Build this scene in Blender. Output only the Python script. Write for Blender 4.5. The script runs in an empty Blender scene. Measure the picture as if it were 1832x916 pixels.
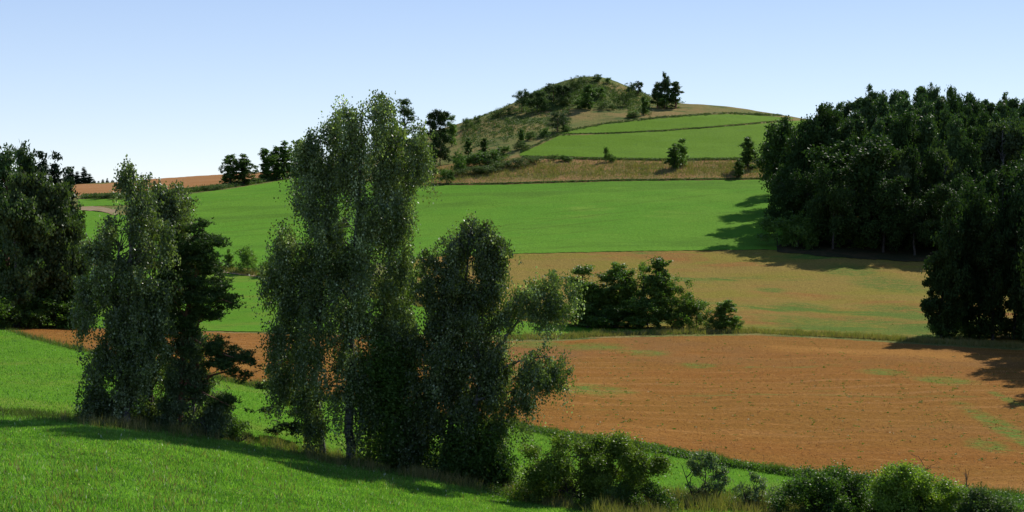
import bpy, math, random
import numpy as np
from mathutils import Vector

# ------------------------------------------------------------------ camera, world, sun, exposure
SC = bpy.context.scene
W, H, F = 1832.0, 916.0, 2517.0          # photograph size and focal length in its pixels
HOR = 330.0                              # row of the true horizon
PITCH = math.atan((458 - HOR) / F)
cd = bpy.data.cameras.new('camera'); cam = bpy.data.objects.new('camera', cd)
SC.collection.objects.link(cam); SC.camera = cam
cd.sensor_width = 36; cd.lens = 36 * F / W; cd.clip_start = .5; cd.clip_end = 20000
cam.rotation_euler = (math.pi / 2 - PITCH, 0, 0)
SC.render.resolution_x, SC.render.resolution_y = 1024, 512

SUN_AZ, SUN_EL = math.radians(37), math.radians(40)
wd = bpy.data.worlds.new('World'); SC.world = wd; wd.use_nodes = True
nt = wd.node_tree; nt.nodes.clear()
sky = nt.nodes.new('ShaderNodeTexSky'); sky.sky_type = 'NISHITA'; sky.sun_disc = False
sky.sun_elevation = SUN_EL; sky.sun_rotation = SUN_AZ
sky.altitude = 300; sky.air_density = .6; sky.dust_density = 0; sky.ozone_density = 4
bg = nt.nodes.new('ShaderNodeBackground'); bg.inputs['Strength'].default_value = .12
tcw = nt.nodes.new('ShaderNodeTexCoord'); sx = nt.nodes.new('ShaderNodeSeparateXYZ'); nt.links.new(tcw.outputs['Generated'], sx.inputs[0])
cr = nt.nodes.new('ShaderNodeValToRGB'); nt.links.new(sx.outputs['Z'], cr.inputs[0])       # clear summer sky: pale at the horizon, deep blue overhead
cr.color_ramp.elements[0].position = 0; cr.color_ramp.elements[0].color = (4.7, 5.6, 6.5, 1)
cr.color_ramp.elements[1].position = 1; cr.color_ramp.elements[1].color = (.7, 1.3, 3.2, 1)
for p_, c_ in ((.07, (3.8, 4.9, 6.4)), (.17, (2.5, 3.7, 6.2)), (.45, (1.3, 2.2, 4.6))):
    e_ = cr.color_ramp.elements.new(p_); e_.color = (*c_, 1)
tn = nt.nodes.new('ShaderNodeMix'); tn.data_type = 'RGBA'; tn.blend_type = 'MULTIPLY'; tn.inputs[0].default_value = 1
nt.links.new(sky.outputs[0], tn.inputs[6]); tn.inputs[7].default_value = (1.35, 1.05, .85, 1)
mw = nt.nodes.new('ShaderNodeMix'); mw.data_type = 'RGBA'; mw.inputs[0].default_value = .7
nt.links.new(tn.outputs[2], mw.inputs[6]); nt.links.new(cr.outputs[0], mw.inputs[7])
ow = nt.nodes.new('ShaderNodeOutputWorld')
nt.links.new(mw.outputs[2], bg.inputs[0]); nt.links.new(bg.outputs[0], ow.inputs[0])
sl = bpy.data.lights.new('sun', 'SUN'); sl.energy = 4.8; sl.angle = math.radians(.53); sl.color = (1, .95, .86)
so = bpy.data.objects.new('sun', sl); SC.collection.objects.link(so)
sv = Vector((math.sin(SUN_AZ) * math.cos(SUN_EL), math.cos(SUN_AZ) * math.cos(SUN_EL), math.sin(SUN_EL)))
so.rotation_euler = sv.to_track_quat('Z', 'Y').to_euler()
vs = SC.view_settings; vs.view_transform = 'Standard'; vs.look = 'None'; vs.exposure = .38; vs.gamma = 1
C = SC.collection

# ------------------------------------------------------------------ terrain
cp, sp = math.cos(PITCH), math.sin(PITCH)
def raydir(u, v):
    u = np.asarray(u, float); v = np.asarray(v, float)
    X = (u - W / 2) / F; Y = -(v - H / 2) / F
    dy = cp + Y * sp; dz = -sp + Y * cp
    return X / dy, dz / dy                # per metre of forward distance
CT = {   # column: (row, distance)
 0: [(916,32),(850,41),(785,53),(745,64),(700,80),(640,105),(600,125),(588,140),(560,158),(480,200),(400,280),(360,350),(338,430)],
 300: [(916,36),(850,46),(800,55),(768,66),(700,84),(640,110),(600,135),(590,148),(540,170),(485,210),(400,275),(345,340),(330,395),(319,440)],
 600: [(916,45),(860,58),(825,70),(750,82),(690,98),(620,130),(590,148),(540,170),(500,200),(400,270),(335,325),(310,380),(292,430)],
 760: [(916,51),(865,62),(845,68),(770,82),(690,100),(600,147),(560,163),(458,222),(332,312),(300,345),(270,390),(240,425)],
 900: [(916,58),(880,66),(800,78),(765,86),(680,108),(600,145),(560,165),(455,222),(330,308),(290,338),(245,380),(203,425)],
 1060: [(916,60),(885,67),(785,82),(690,106),(600,145),(560,165),(452,224),(325,308),(287,336),(235,378),(215,400),(192,420)],
 1250: [(916,62),(825,77),(700,104),(600,145),(450,225),(322,308),(285,335),(240,372),(208,402),(186,440)],
 1400: [(916,63),(845,75),(700,104),(604,145),(450,225),(322,308),(284,335),(240,372),(212,415),(206,440)],
 1550: [(916,64),(870,73),(700,105),(610,145),(470,215),(420,240),(330,300),(270,360),(235,430)],
 1832: [(916,60),(895,66),(700,105),(615,148),(480,215),(430,240),(350,300),(300,360),(280,430)]}
pts = []
for u, l in CT.items():
    for v, d in l:
        a, b = raydir(u, v); pts.append((a * d, d, b * d))
        if u in (0, 1832):
            a2, _ = raydir(-700 if u == 0 else 2500, v); pts.append((a2 * d, d, b * d - (0 if u == 0 else .5)))
for u, v, d in [(935,190,436),(975,168,446),(1010,148,452),(1040,140,455),(1068,137,456),(1095,144,455),(1130,160,452),(1165,176,447),(1200,184,445),
                (1060,165,437),(1010,172,435),(1110,175,437),(990,190,425),(1130,192,425)]:
    a, b = raydir(u, v); pts.append((a * d, d, b * d))
for x, y, z in [(0,0,-1.9),(0,15,-5),(0,32,-8.6),(0,45,-11.6),(20,30,-8.6),(-30,0,-1.5),(30,0,-2.5),(-30,15,-4),(35,20,-7),(0,-40,3),(-60,-40,4),(60,-40,3),
                (-90,20,-4),(90,30,-11),(-22,480,12),(22,478,32),(40,478,26),(80,480,20),(-90,470,3),(-160,480,-3),(-60,475,4),(160,480,4),
                (20,520,14),(-160,560,-14),(0,600,-8),(160,560,-10),(90,540,4),(-80,560,-12)]:
    pts.append((x, y, z))
pts = np.array(pts); PX = pts[:, :2] / 100.0
def tpsk(A, B):
    r2 = ((A[:, None, :] - B[None]) ** 2).sum(-1)
    return np.where(r2 > 0, .5 * r2 * np.log(np.maximum(r2, 1e-12)), 0)
n = len(pts); K = tpsk(PX, PX) + np.eye(n) * 2e-4
Pm = np.c_[np.ones(n), PX]; A = np.zeros((n + 3, n + 3)); A[:n, :n] = K; A[:n, n:] = Pm; A[n:, :n] = Pm.T
wt = np.linalg.solve(A, np.r_[pts[:, 2], 0, 0, 0])
X0, X1, Y0, Y1, GS = -300, 300, -30, 600, 2.0
gx = np.arange(X0, X1 + .1, GS); gy = np.arange(Y0, Y1 + .1, GS)
GX, GY = np.meshgrid(gx, gy, indexing='ij')
q = np.c_[GX.ravel(), GY.ravel()] / 100
GZ = np.concatenate([tpsk(c, PX) @ wt[:n] + np.c_[np.ones(len(c)), c] @ wt[n:] for c in np.array_split(q, 20)]).reshape(GX.shape)
def und(x, y): return (.10 * np.sin(x * .31 + 1.3 * np.sin(y * .11)) * np.sin(y * .23 + 1) + .06 * np.sin(x * .7 + y * .4) * np.sin(y * .55 - x * .2))
GZ = GZ + und(GX, GY) * np.clip((GY - 20) / 60, .25, 1)
def terr(x, y):
    x = np.asarray(x, float); y = np.asarray(y, float)
    cx = np.clip(x, X0, X1 - .01); cy = np.clip(y, Y0, Y1 - .01)
    fx = (cx - X0) / GS; fy = (cy - Y0) / GS; i = fx.astype(int); j = fy.astype(int)
    i = np.minimum(i, len(gx) - 2); j = np.minimum(j, len(gy) - 2); a = fx - i; b = fy - j
    z = (GZ[i, j] * (1 - a) * (1 - b) + GZ[i + 1, j] * a * (1 - b) + GZ[i, j + 1] * (1 - a) * b + GZ[i + 1, j + 1] * a * b)
    s = np.clip(np.hypot(x - cx, y - cy) / 300, 0, 1); s = s * s * (3 - 2 * s)
    return z * (1 - s) + s * (-48 + 6 * np.sin(x * .003) * np.sin(y * .002))
DD = np.concatenate([np.arange(26, 120, .5), np.arange(120, 560, 1.5)])
def hit(u, v):
    """world points where the view rays through (u, v) meet the ground; rays over the skyline take the highest ground below"""
    u = np.atleast_1d(np.asarray(u, float)); v = np.atleast_1d(np.asarray(v, float)).copy()
    out = np.zeros((len(u), 3)); todo = np.ones(len(u), bool)
    for _ in range(60):
        if not todo.any(): break
        a, b = raydir(u[todo], v[todo])
        xx = a[:, None] * DD; f = b[:, None] * DD - terr(xx, np.broadcast_to(DD, xx.shape))
        neg = f < 0; ok = neg.any(1); k = np.maximum(neg.argmax(1), 1); r = np.arange(len(k))
        f0 = f[r, k - 1]; f1 = f[r, k]; t = np.clip(f0 / (f0 - f1 + 1e-9), 0, 1); d = DD[k - 1] + t * (DD[k] - DD[k - 1])
        idx = np.where(todo)[0]; g = idx[ok]
        out[g, 0] = a[ok] * d[ok]; out[g, 1] = d[ok]; todo[g] = False
        v[todo] += 1
    out[:, 2] = terr(out[:, 0], out[:, 1])
    return out

# ------------------------------------------------------------------ mesh helpers
def mesh(name, V, Q, tint=None, mat=None, smooth=False):
    V = np.asarray(V, np.float32); Q = np.asarray(Q, np.int32); k = Q.shape[1]
    m = bpy.data.meshes.new(name); m.vertices.add(len(V)); m.vertices.foreach_set('co', V.ravel())
    m.loops.add(Q.size); m.loops.foreach_set('vertex_index', Q.ravel())
    m.polygons.add(len(Q)); m.polygons.foreach_set('loop_start', np.arange(len(Q), dtype=np.int32) * k)
    m.polygons.foreach_set('use_smooth', np.full(len(Q), smooth))
    if tint is not None:
        at = m.attributes.new('tint', 'FLOAT', 'FACE'); at.data.foreach_set('value', np.asarray(tint, np.float32))
    m.update(calc_edges=True); m.validate()
    if mat: m.materials.append(mat)
    return m
def link(name, me, parent=None, **props):
    o = bpy.data.objects.new(name, me); C.objects.link(o)
    if parent: o.parent = parent
    for k, v in props.items(): o[k] = v
    return o
def empty(name, loc, label, cat, group=None):
    o = bpy.data.objects.new(name, None); C.objects.link(o); o.location = loc; o.empty_display_size = .5
    o['label'] = label; o['category'] = cat
    if group: o['group'] = group
    return o

# ------------------------------------------------------------------ materials
def noise(t, vec, scale, detail=4, rough=.6, dist=0):
    x = t.nodes.new('ShaderNodeTexNoise'); x.inputs['Scale'].default_value = scale; x.inputs['Detail'].default_value = detail
    x.inputs['Roughness'].default_value = rough; x.inputs['Distortion'].default_value = dist; t.links.new(vec, x.inputs['Vector']); return x.outputs[0]
def ramp(t, fac, lo, hi):
    x = t.nodes.new('ShaderNodeMapRange'); x.inputs['From Min'].default_value = lo; x.inputs['From Max'].default_value = hi
    x.interpolation_type = 'SMOOTHSTEP'; t.links.new(fac, x.inputs[0]); return x.outputs[0]
def mix(t, fac, a, b, mode='MIX'):
    x = t.nodes.new('ShaderNodeMix'); x.data_type = 'RGBA'; x.blend_type = mode
    if isinstance(fac, (int, float)): x.inputs[0].default_value = fac
    else: t.links.new(fac, x.inputs[0])
    for k, c in ((6, a), (7, b)):
        if isinstance(c, (tuple, list)): x.inputs[k].default_value = (*c, 1)
        else: t.links.new(c, x.inputs[k])
    return x.outputs[2]
def mapping(t, sc, rot=0):
    g = t.nodes.new('ShaderNodeNewGeometry'); x = t.nodes.new('ShaderNodeMapping'); x.inputs['Scale'].default_value = sc
    x.inputs['Rotation'].default_value = (0, 0, rot); t.links.new(g.outputs['Position'], x.inputs[0]); return x.outputs[0]
def ground(name, base, layers, bump=.08, bscale=6, rough=1.0, spec=.03, fine=.25, fscale=9, patch=None, tram=None):
    """layers: (colour, scale, lo, hi, (sx, sy), angle)"""
    m = bpy.data.materials.new(name); m.use_nodes = True; t = m.node_tree; t.nodes.clear()
    col = None; cur = base
    for c, s, lo, hi, st, an in layers:
        v = mapping(t, (st[0], st[1], 1), math.radians(an))
        cur = mix(t, ramp(t, noise(t, v, s, 6, .65, .4), lo, hi), cur, c)
    if patch:
        at = t.nodes.new('ShaderNodeAttribute'); at.attribute_name = 'patch'
        ad = t.nodes.new('ShaderNodeMath'); ad.operation = 'ADD'; t.links.new(at.outputs['Fac'], ad.inputs[0])
        t.links.new(noise(t, mapping(t, (.7, 1.6, 1)), .35, 7, .7), ad.inputs[1]); 
        pm = t.nodes.new('ShaderNodeMath'); pm.operation = 'MULTIPLY'; pm.inputs[1].default_value = .95; t.links.new(ramp(t, ad.outputs[0], .7, 1.3), pm.inputs[0])
        n2 = t.nodes.new('ShaderNodeMath'); n2.operation = 'MULTIPLY'; t.links.new(pm.outputs[0], n2.inputs[0]); t.links.new(ramp(t, noise(t, mapping(t, (.6, 1.6, 1)), 1.4, 5, .75), .36, .6), n2.inputs[1])
        cur = mix(t, n2.outputs[0], cur, patch)
    if tram:
        wv = t.nodes.new('ShaderNodeTexWave'); wv.inputs['Scale'].default_value = tram[0]; wv.inputs['Distortion'].default_value = 3.5; wv.inputs['Detail'].default_value = 4; wv.inputs['Detail Scale'].default_value = .4
        t.links.new(mapping(t, (1, 1, 1), math.radians(tram[1])), wv.inputs['Vector']); 
        tm_ = t.nodes.new('ShaderNodeMath'); tm_.operation = 'MULTIPLY'; t.links.new(ramp(t, wv.outputs['Fac'], .8, 1.05), tm_.inputs[0])
        t.links.new(ramp(t, noise(t, mapping(t, (1, 1, 1)), .03, 3, .6), .42, .75), tm_.inputs[1]); cur = mix(t, tm_.outputs[0], cur, tram[2])
    v = mapping(t, (1, 1, 1))
    f = noise(t, v, fscale, 3, .7)
    r = t.nodes.new('ShaderNodeMapRange'); r.inputs['From Min'].default_value = .3; r.inputs['From Max'].default_value = .7
    r.inputs['To Min'].default_value = 1 - fine; r.inputs['To Max'].default_value = 1 + fine; t.links.new(f, r.inputs[0])
    vm = t.nodes.new('ShaderNodeVectorMath'); vm.operation = 'SCALE'
    if isinstance(cur, tuple): vm.inputs[0].default_value = cur
    else: t.links.new(cur, vm.inputs[0])
    t.links.new(r.outputs[0], vm.inputs['Scale'])
    b = t.nodes.new('ShaderNodeBsdfPrincipled'); b.inputs['Roughness'].default_value = rough; b.inputs['Specular IOR Level'].default_value = spec
    t.links.new(vm.outputs[0], b.inputs['Base Color'])
    bp = t.nodes.new('ShaderNodeBump'); bp.inputs['Strength'].default_value = 1; bp.inputs['Distance'].default_value = bump
    t.links.new(noise(t, v, bscale, 5, .7), bp.inputs['Height']); t.links.new(bp.outputs[0], b.inputs['Normal'])
    o = t.nodes.new('ShaderNodeOutputMaterial'); t.links.new(b.outputs[0], o.inputs[0]); return m
def leafmat(name, c0, c1, trans=.3, rough=.45, spec=.5, tcol=None, c2=None, c2lo=.93):
    m = bpy.data.materials.new(name); m.use_nodes = True; t = m.node_tree; t.nodes.clear()
    a = t.nodes.new('ShaderNodeAttribute'); a.attribute_name = 'tint'
    oi = t.nodes.new('ShaderNodeObjectInfo')
    col = mix(t, a.outputs['Fac'], c0, c1)
    if c2: col = mix(t, ramp(t, a.outputs['Fac'], c2lo, c2lo + .05), col, c2)
    hv = t.nodes.new('ShaderNodeHueSaturation')
    r = t.nodes.new('ShaderNodeMapRange'); r.inputs['To Min'].default_value = .8; r.inputs['To Max'].default_value = 1.2
    t.links.new(oi.outputs['Random'], r.inputs[0]); t.links.new(r.outputs[0], hv.inputs['Value']); t.links.new(col, hv.inputs['Color'])
    col = hv.outputs[0]
    b = t.nodes.new('ShaderNodeBsdfPrincipled'); b.inputs['Roughness'].default_value = rough; b.inputs['Specular IOR Level'].default_value = spec
    t.links.new(col, b.inputs['Base Color'])
    tr = t.nodes.new('ShaderNodeBsdfTranslucent')
    t.links.new(mix(t, 1.0, col, tcol or (1.5, 1.9, .6), 'MULTIPLY'), tr.inputs[0])
    ms = t.nodes.new('ShaderNodeMixShader'); ms.inputs[0].default_value = trans
    t.links.new(b.outputs[0], ms.inputs[1]); t.links.new(tr.outputs[0], ms.inputs[2])
    o = t.nodes.new('ShaderNodeOutputMaterial'); t.links.new(ms.outputs[0], o.inputs[0]); return m
def barkmat(name, c0, c1, sc, bands=False):
    m = bpy.data.materials.new(name); m.use_nodes = True; t = m.node_tree; t.nodes.clear()
    tc = t.nodes.new('ShaderNodeTexCoord'); mp = t.nodes.new('ShaderNodeMapping'); mp.inputs['Scale'].default_value = sc
    t.links.new(tc.outputs['Object'], mp.inputs[0]); nz = noise(t, mp.outputs[0], 3, 6, .7)
    b = t.nodes.new('ShaderNodeBsdfPrincipled'); b.inputs['Roughness'].default_value = .85
    t.links.new(mix(t, ramp(t, nz, .42, .58), c0, c1), b.inputs['Base Color'])
    bp = t.nodes.new('ShaderNodeBump'); bp.inputs['Distance'].default_value = .03; t.links.new(nz, bp.inputs['Height']); t.links.new(bp.outputs[0], b.inputs['Normal'])
    o = t.nodes.new('ShaderNodeOutputMaterial'); t.links.new(b.outputs[0], o.inputs[0]); return m

M = {}
M['rough'] = ground('rough_grass_ground', (.13, .14, .038), [((.215, .155, .055), .05, .42, .62, (1, 1), 0), ((.07, .10, .025), .09, .52, .62, (1, 1.6), 0),
    ((.26, .15, .065), .35, .58, .72, (1, 1.5), 0), ((.05, .075, .02), .8, .58, .7, (1, 1), 0)], bump=.35, bscale=1.6, fine=.35, fscale=2.5)
M['terrace'] = ground('dry_grass_bank_ground', (.17, .125, .04), [((.27, .145, .06), .10, .42, .62, (1, 1.8), 0), ((.09, .12, .03), .13, .55, .66, (1, 2), 0),
    ((.20, .19, .035), .3, .62, .72, (1, 2), 0), ((.06, .08, .022), 1.0, .6, .7, (1, 1.5), 0)], bump=.3, bscale=1.8, fine=.35, fscale=2.5)
M['knob'] = ground('hilltop_rough_grass', (.125, .14, .035), [((.075, .105, .028), .25, .48, .62, (1, 1), 0), ((.21, .16, .055), .06, .54, .66, (1, 1), 40), ((.03, .045, .015), .5, .6, .68, (1, 1), 0)],
    bump=.3, bscale=1.2, fine=.35, fscale=2)
M['meadow'] = ground('meadow_grass_ground', (.085, .22, .02), [((.10, .19, .018), .12, .45, .65, (1, 1), 0), ((.045, .125, .012), .6, .55, .7, (1, 1.5), 0), ((.13, .17, .03), 2.0, .62, .75, (1, 1), 0)],
    bump=.10, bscale=7, fine=.3, fscale=14)
M['meadowb'] = ground('valley_meadow_ground', (.080, .19, .012), [((.11, .18, .018), .08, .45, .65, (1, 1.5), 10), ((.045, .13, .012), .4, .55, .7, (1, 2), 0), ((.11, .15, .025), 1.2, .66, .76, (1, 2), 0)],
    bump=.10, bscale=4, fine=.22, fscale=8)
M['field'] = ground('green_field_ground', (.082, .200, .014), [((.125, .22, .022), .11, .5, .72, (.6, 1.6), 12), ((.095, .205, .016), .02, .4, .6, (1, 1.6), 20), ((.075, .16, .014), .035, .5, .66, (.35, 2), -8), ((.12, .185, .03), .5, .64, .78, (.25, 1.4), -6)],
    bump=.2, bscale=1.6, fine=.22, fscale=2.5, tram=(.045, 62, (.075, .15, .012)))
M['fieldb'] = ground('terrace_field_ground', (.088, .165, .010), [((.10, .18, .015), .03, .4, .6, (1, 1.6), 20), ((.085, .16, .02), .2, .55, .7, (.3, 1.6), -8)],
    bump=.18, bscale=1.4, fine=.2, fscale=2)
M['stubble'] = ground('brown_stubble_ground', (.195, .092, .017), [((.20, .084, .016), .05, .42, .62, (.3, 1.6), -14), ((.255, .12, .030), .5, .52, .68, (.12, 1.8), -14), ((.14, .07, .02), 1.1, .6, .76, (.08, 1.6), -14),
    ((.10, .15, .03), .055, .635, .69, (.5, 1.8), -10), ((.31, .175, .055), 1.6, .58, .72, (.8, 1.8), -14), ((.19, .095, .028), .03, .5, .66, (1, 1), 30), ((.26, .125, .028), .025, .55, .66, (1, 2), 10)], bump=.15, bscale=3, fine=.28, fscale=4, tram=(.09, 78, (.28, .14, .045)), patch=(.085, .15, .022))
M['drygrass'] = ground('dry_meadow_ground', (.21, .15, .034), [((.235, .115, .030), .035, .48, .64, (.8, 1.8), 0), ((.19, .155, .026), .06, .46, .6, (.8, 2), 0), ((.09, .14, .022), .045, .555, .64, (.7, 1.6), 25),
    ((.30, .17, .06), .7, .6, .72, (.6, 1.8), 0), ((.13, .10, .03), .6, .60, .74, (.4, 1.8), 0)], bump=.25, bscale=2.5, fine=.32, fscale=3.5, patch=(.085, .135, .022))
M['browntop'] = ground('ripe_hill_field_ground', (.26, .125, .042), [((.30, .15, .058), .05, .4, .6, (.4, 1.8), 0), ((.21, .10, .035), .2, .55, .7, (.3, 1.8), 0)], bump=.1, bscale=2, fine=.15, fscale=2)
M['track'] = ground('dirt_track_ground', (.27, .20, .12), [((.20, .15, .07), .5, .45, .6, (1, 1), 0)], bump=.05)
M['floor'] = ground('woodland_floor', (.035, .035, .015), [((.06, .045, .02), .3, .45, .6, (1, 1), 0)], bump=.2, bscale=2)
M['birch'] = leafmat('birch_leaves', (.026, .050, .011), (.18, .215, .075), .28, .42, .45, c2=(.42, .46, .26), c2lo=.80)  # the palest leaf colour paints in the sparkle of sunlit leaves
M['leaf'] = leafmat('broad_leaves', (.030, .068, .012), (.11, .17, .032), .34, .5, .2)
M['leaf2'] = leafmat('wood_edge_leaves', (.020, .042, .010), (.046, .076, .020), .18, .6, .08)
M['yleaf'] = leafmat('yellowish_shrub_leaves', (.065, .115, .016), (.22, .27, .045), .34, .5, .2, c2=(.30, .27, .05))
M['grey'] = leafmat('greygreen_shrub_leaves', (.06, .10, .035), (.20, .24, .11), .3, .5, .3)
M['pine'] = leafmat('pine_needles', (.022, .050, .012), (.085, .13, .034), .18, .55, .2)
M['spruce'] = leafmat('spruce_needles', (.014, .032, .013), (.032, .055, .022), .08, .65, .1)
M['birchfar'] = leafmat('far_birch_leaves', (.026, .050, .012), (.10, .13, .045), .26, .5, .2)
M['fresh'] = leafmat('fresh_green_leaves', (.040, .085, .014), (.15, .22, .04), .36, .5, .2)
M['scrub'] = leafmat('scrub_leaves', (.040, .070, .018), (.095, .125, .035), .25, .6, .12)
M['grassb'] = leafmat('meadow_grass_blades', (.045, .12, .010), (.22, .36, .07), .4, .55, .15, c2=(.34, .34, .16))
M['tallg'] = leafmat('tall_grass_blades', (.09, .12, .025), (.26, .19, .075), .25, .6, .2)
M['vergeg'] = leafmat('verge_grass_blades', (.045, .085, .015), (.13, .15, .04), .25, .6, .2)
M['strawb'] = leafmat('straw_stalks', (.24, .105, .034), (.42, .23, .10), .15, .6, .1, tcol=(1, .8, .5))
M['white'] = leafmat('white_flowers', (.55, .55, .40), (.7, .68, .5), .2, .6, .2)
M['bbark'] = barkmat('birch_bark', (.035, .03, .025), (.15, .14, .12), (1, 1, 2.2))
M['bark'] = barkmat('grey_brown_bark', (.022, .018, .013), (.06, .048, .035), (3, 3, .8))
M['pbark'] = barkmat('pine_bark', (.12, .055, .03), (.24, .11, .055), (3, 3, .9))

# ------------------------------------------------------------------ the ground sheet
def ax(lo, hi, dense):
    a = [dense[0]]; s = 4.0
    while a[-1] > lo: a.append(a[-1] - s); s *= 1.35
    b = [dense[-1]]; s = 4.0
    while b[-1] < hi: b.append(b[-1] + s); s *= 1.35
    return np.array(a[:0:-1] + list(dense) + b[1:])
AX = ax(-7000, 7000, gx); AY = ax(-1500, 12000, gy)
def grid(P3):
    a, b = P3.shape[:2]; I = np.arange(a * b).reshape(a, b)
    return P3.reshape(-1, 3), np.stack([I[:-1, :-1], I[1:, :-1], I[1:, 1:], I[:-1, 1:]], -1).reshape(-1, 4)
XX, YY = np.meshgrid(AX, AY, indexing='ij')
V, Q = grid(np.stack([XX, YY, terr(XX, YY)], -1))
link('ground', mesh('ground', V, Q, mat=M['rough'], smooth=True), kind='structure')

rs = np.random.RandomState(7)
def cur(c, u): c = np.array(c, float); return np.interp(u, c[:, 0], c[:, 1])
STR = {}
def field(name, mat, bot, top, u0, u1, off=.05, du=4, rows=50, wob=.25, extend=0, spots=()):
    """a sheet draped over the ground between two border curves, both turned into world positions on the terrain"""
    us = np.arange(u0, u1 + .1, du)
    wv = lambda k: wob * (np.sin(us * .09 + k) + np.sin(us * .31 + 2 * k) * .7 + rs.randn(len(us)) * .5)
    pb = hit(us, cur(bot, us) + wv(1))[:, :2]; pt = hit(us, cur(top, us) + wv(2))[:, :2]
    if extend: pt = pt + np.array([0, extend])
    t = np.linspace(0, 1, rows)[None, :, None]
    P = pb[:, None] * (1 - t) + pt[:, None] * t
    z = terr(P[..., 0], P[..., 1]) + off
    V, Q = grid(np.dstack([P, z]))
    STR[name] = P; me = mesh(name, V, Q, mat=mat, smooth=True)
    if spots:
        w = np.zeros(len(V))
        for (u, v, ru, rv) in spots:       # patches of other growth: centre and extent found on the ground
            c, e, f = hit([u, u + ru, u], [v, v, v - rv]); w = np.maximum(w, np.exp(-((V[:, 0] - c[0]) / abs(e[0] - c[0])) ** 2 - ((V[:, 1] - c[1]) / abs(f[1] - c[1])) ** 2))
        me.attributes.new('patch', 'FLOAT', 'POINT').data.foreach_set('value', w.astype(np.float32))
    return link(name, me, kind='structure')
def scatter(P, n, rng):
    a = P[1:, :-1] - P[:-1, :-1]; b = P[:-1, 1:] - P[:-1, :-1]
    ar = np.abs(a[..., 0] * b[..., 1] - a[..., 1] * b[..., 0]).ravel(); k = rng.choice(len(ar), n, p=ar / ar.sum())
    i, j = np.unravel_index(k, (P.shape[0] - 1, P.shape[1] - 1)); s = rng.rand(n, 1); t = rng.rand(n, 1)
    return (P[i, j] * (1 - s) + P[i + 1, j] * s) * (1 - t) + (P[i, j + 1] * (1 - s) + P[i + 1, j + 1] * s) * t
def blades(name, xy, h, w, mat, rng, lean=.5, label=None, cat=None, off=0, seg=False):
    X_, Y_ = xy[:, 0], xy[:, 1]
    g_ = .5 + .25 * (np.sin(X_ * .9 + 2 * np.sin(Y_ * .37)) * np.sin(Y_ * .8 + 1.7 * np.sin(X_ * .5)) + np.sin(X_ * 2.7 + 1.5 * np.sin(Y_ * 1.3)) * np.sin(Y_ * 2.3 + np.sin(X_ * 1.9)))
    g2 = .5 + .5 * np.sin(X_ * 1.7 + 2.2 * np.sin(Y_ * .9 + 2)) * np.sin(Y_ * 1.5 + 1.9 * np.sin(X_ * 1.1))
    n = len(xy); z = terr(xy[:, 0], xy[:, 1]) + off; a = rng.rand(n) * 6.283; hh = h * (.4 + rng.rand(n)) * (.55 + .9 * g2); ww = w * (.6 + .8 * rng.rand(n))
    b = np.c_[xy, z]; s = np.c_[np.cos(a), np.sin(a), np.zeros(n)] * ww[:, None] / 2
    l = rng.randn(n, 2) * lean * hh[:, None] * .6
    tip = b + np.c_[l, hh]
    V = np.stack([b - s, b + s, tip], 1).reshape(-1, 3); Q = np.arange(3 * n).reshape(n, 3); tint = np.where(rng.rand(n) < .03, .99, np.clip(.55 * (1 - g_) + .15 * g2 + .55 * rng.rand(n) - .1, 0, .92))
    pr = dict(kind='stuff')
    if label: pr.update(label=label, category=cat)
    return link(name, mesh(name, V, Q, tint, mat), **pr)

hedge = [(-60,738),(0,742),(100,750),(250,766),(430,786),(600,826),(760,852),(900,882),(1000,903),(1100,925),(1300,940),(1900,960)]
brb = [(-60,583),(8,590),(60,607),(120,622),(200,640),(300,660),(440,690),(560,712),(700,732),(860,758),(920,765),(1050,790),(1180,808),(1300,832),(1450,855),(1560,868),(1650,878),(1832,898),(1900,905)]
brt = [(-60,581),(8,587),(170,590),(300,594),(480,598),(700,602),(900,612),(1000,612),(1080,606),(1200,603),(1350,601),(1500,608),(1700,621),(1832,628),(1900,630)]
pth = [(-60,462),(0,470),(300,482),(400,488),(500,501),(620,522),(700,541),(880,563),(1000,583),(1150,590),(1300,594)]
ffb = [(-60,452),(0,460),(300,470),(400,477),(500,484),(620,478),(720,466),(800,458),(890,455),(1130,450),(1370,447),(1500,455),(1900,478)]
fft = [(-60,372),(0,372),(150,377),(230,386),(300,352),(400,340),(460,331),(540,316),(620,322),(740,333),(900,331),(1100,325),(1370,322),(1470,318)]
drb = [(740,548),(890,566),(960,580),(1050,584),(1330,594),(1500,604),(1680,612),(1832,616),(1900,618)]
drt = [(740,466),(800,459),(890,456),(1130,451),(1370,448),(1500,456),(1900,480)]
field('meadow_front', M['meadow'], [(-60,960),(1900,960)], hedge, -60, 1100, .05, 4, 60)
field('meadow_behind_hedge', M['meadowb'], hedge, brb, -60, 2400, .06, 4, 30)
field('brown_stubble_field', M['stubble'], brb, brt, -60, 2400, .07, 4, 60, spots=[(1060,622,70,8),(1150,632,50,5),(1580,668,50,8),(1690,682,60,7),(1825,785,30,70),(1770,800,40,14),(1060,700,70,12),(1810,720,14,20),(960,616,60,7),(1250,655,40,4)])
field('meadow_across_valley', M['meadowb'], [(-60,579),(8,584),(170,587),(300,591),(480,595),(700,599),(1000,600),(1300,597)], pth, -60, 1240, .07, 4, 30)
field('dry_meadow', M['drygrass'], drb, drt, 740, 2400, .08, 4, 50, spots=[(1520,485,60,14),(1590,510,70,18),(1620,560,90,16),(1500,580,160,14),(1660,595,80,12),(1440,550,50,8),(1150,598,200,8),(1380,520,30,5)])
field('green_field', M['field'], ffb, fft, -60, 1470, .08, 4, 60)
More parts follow.
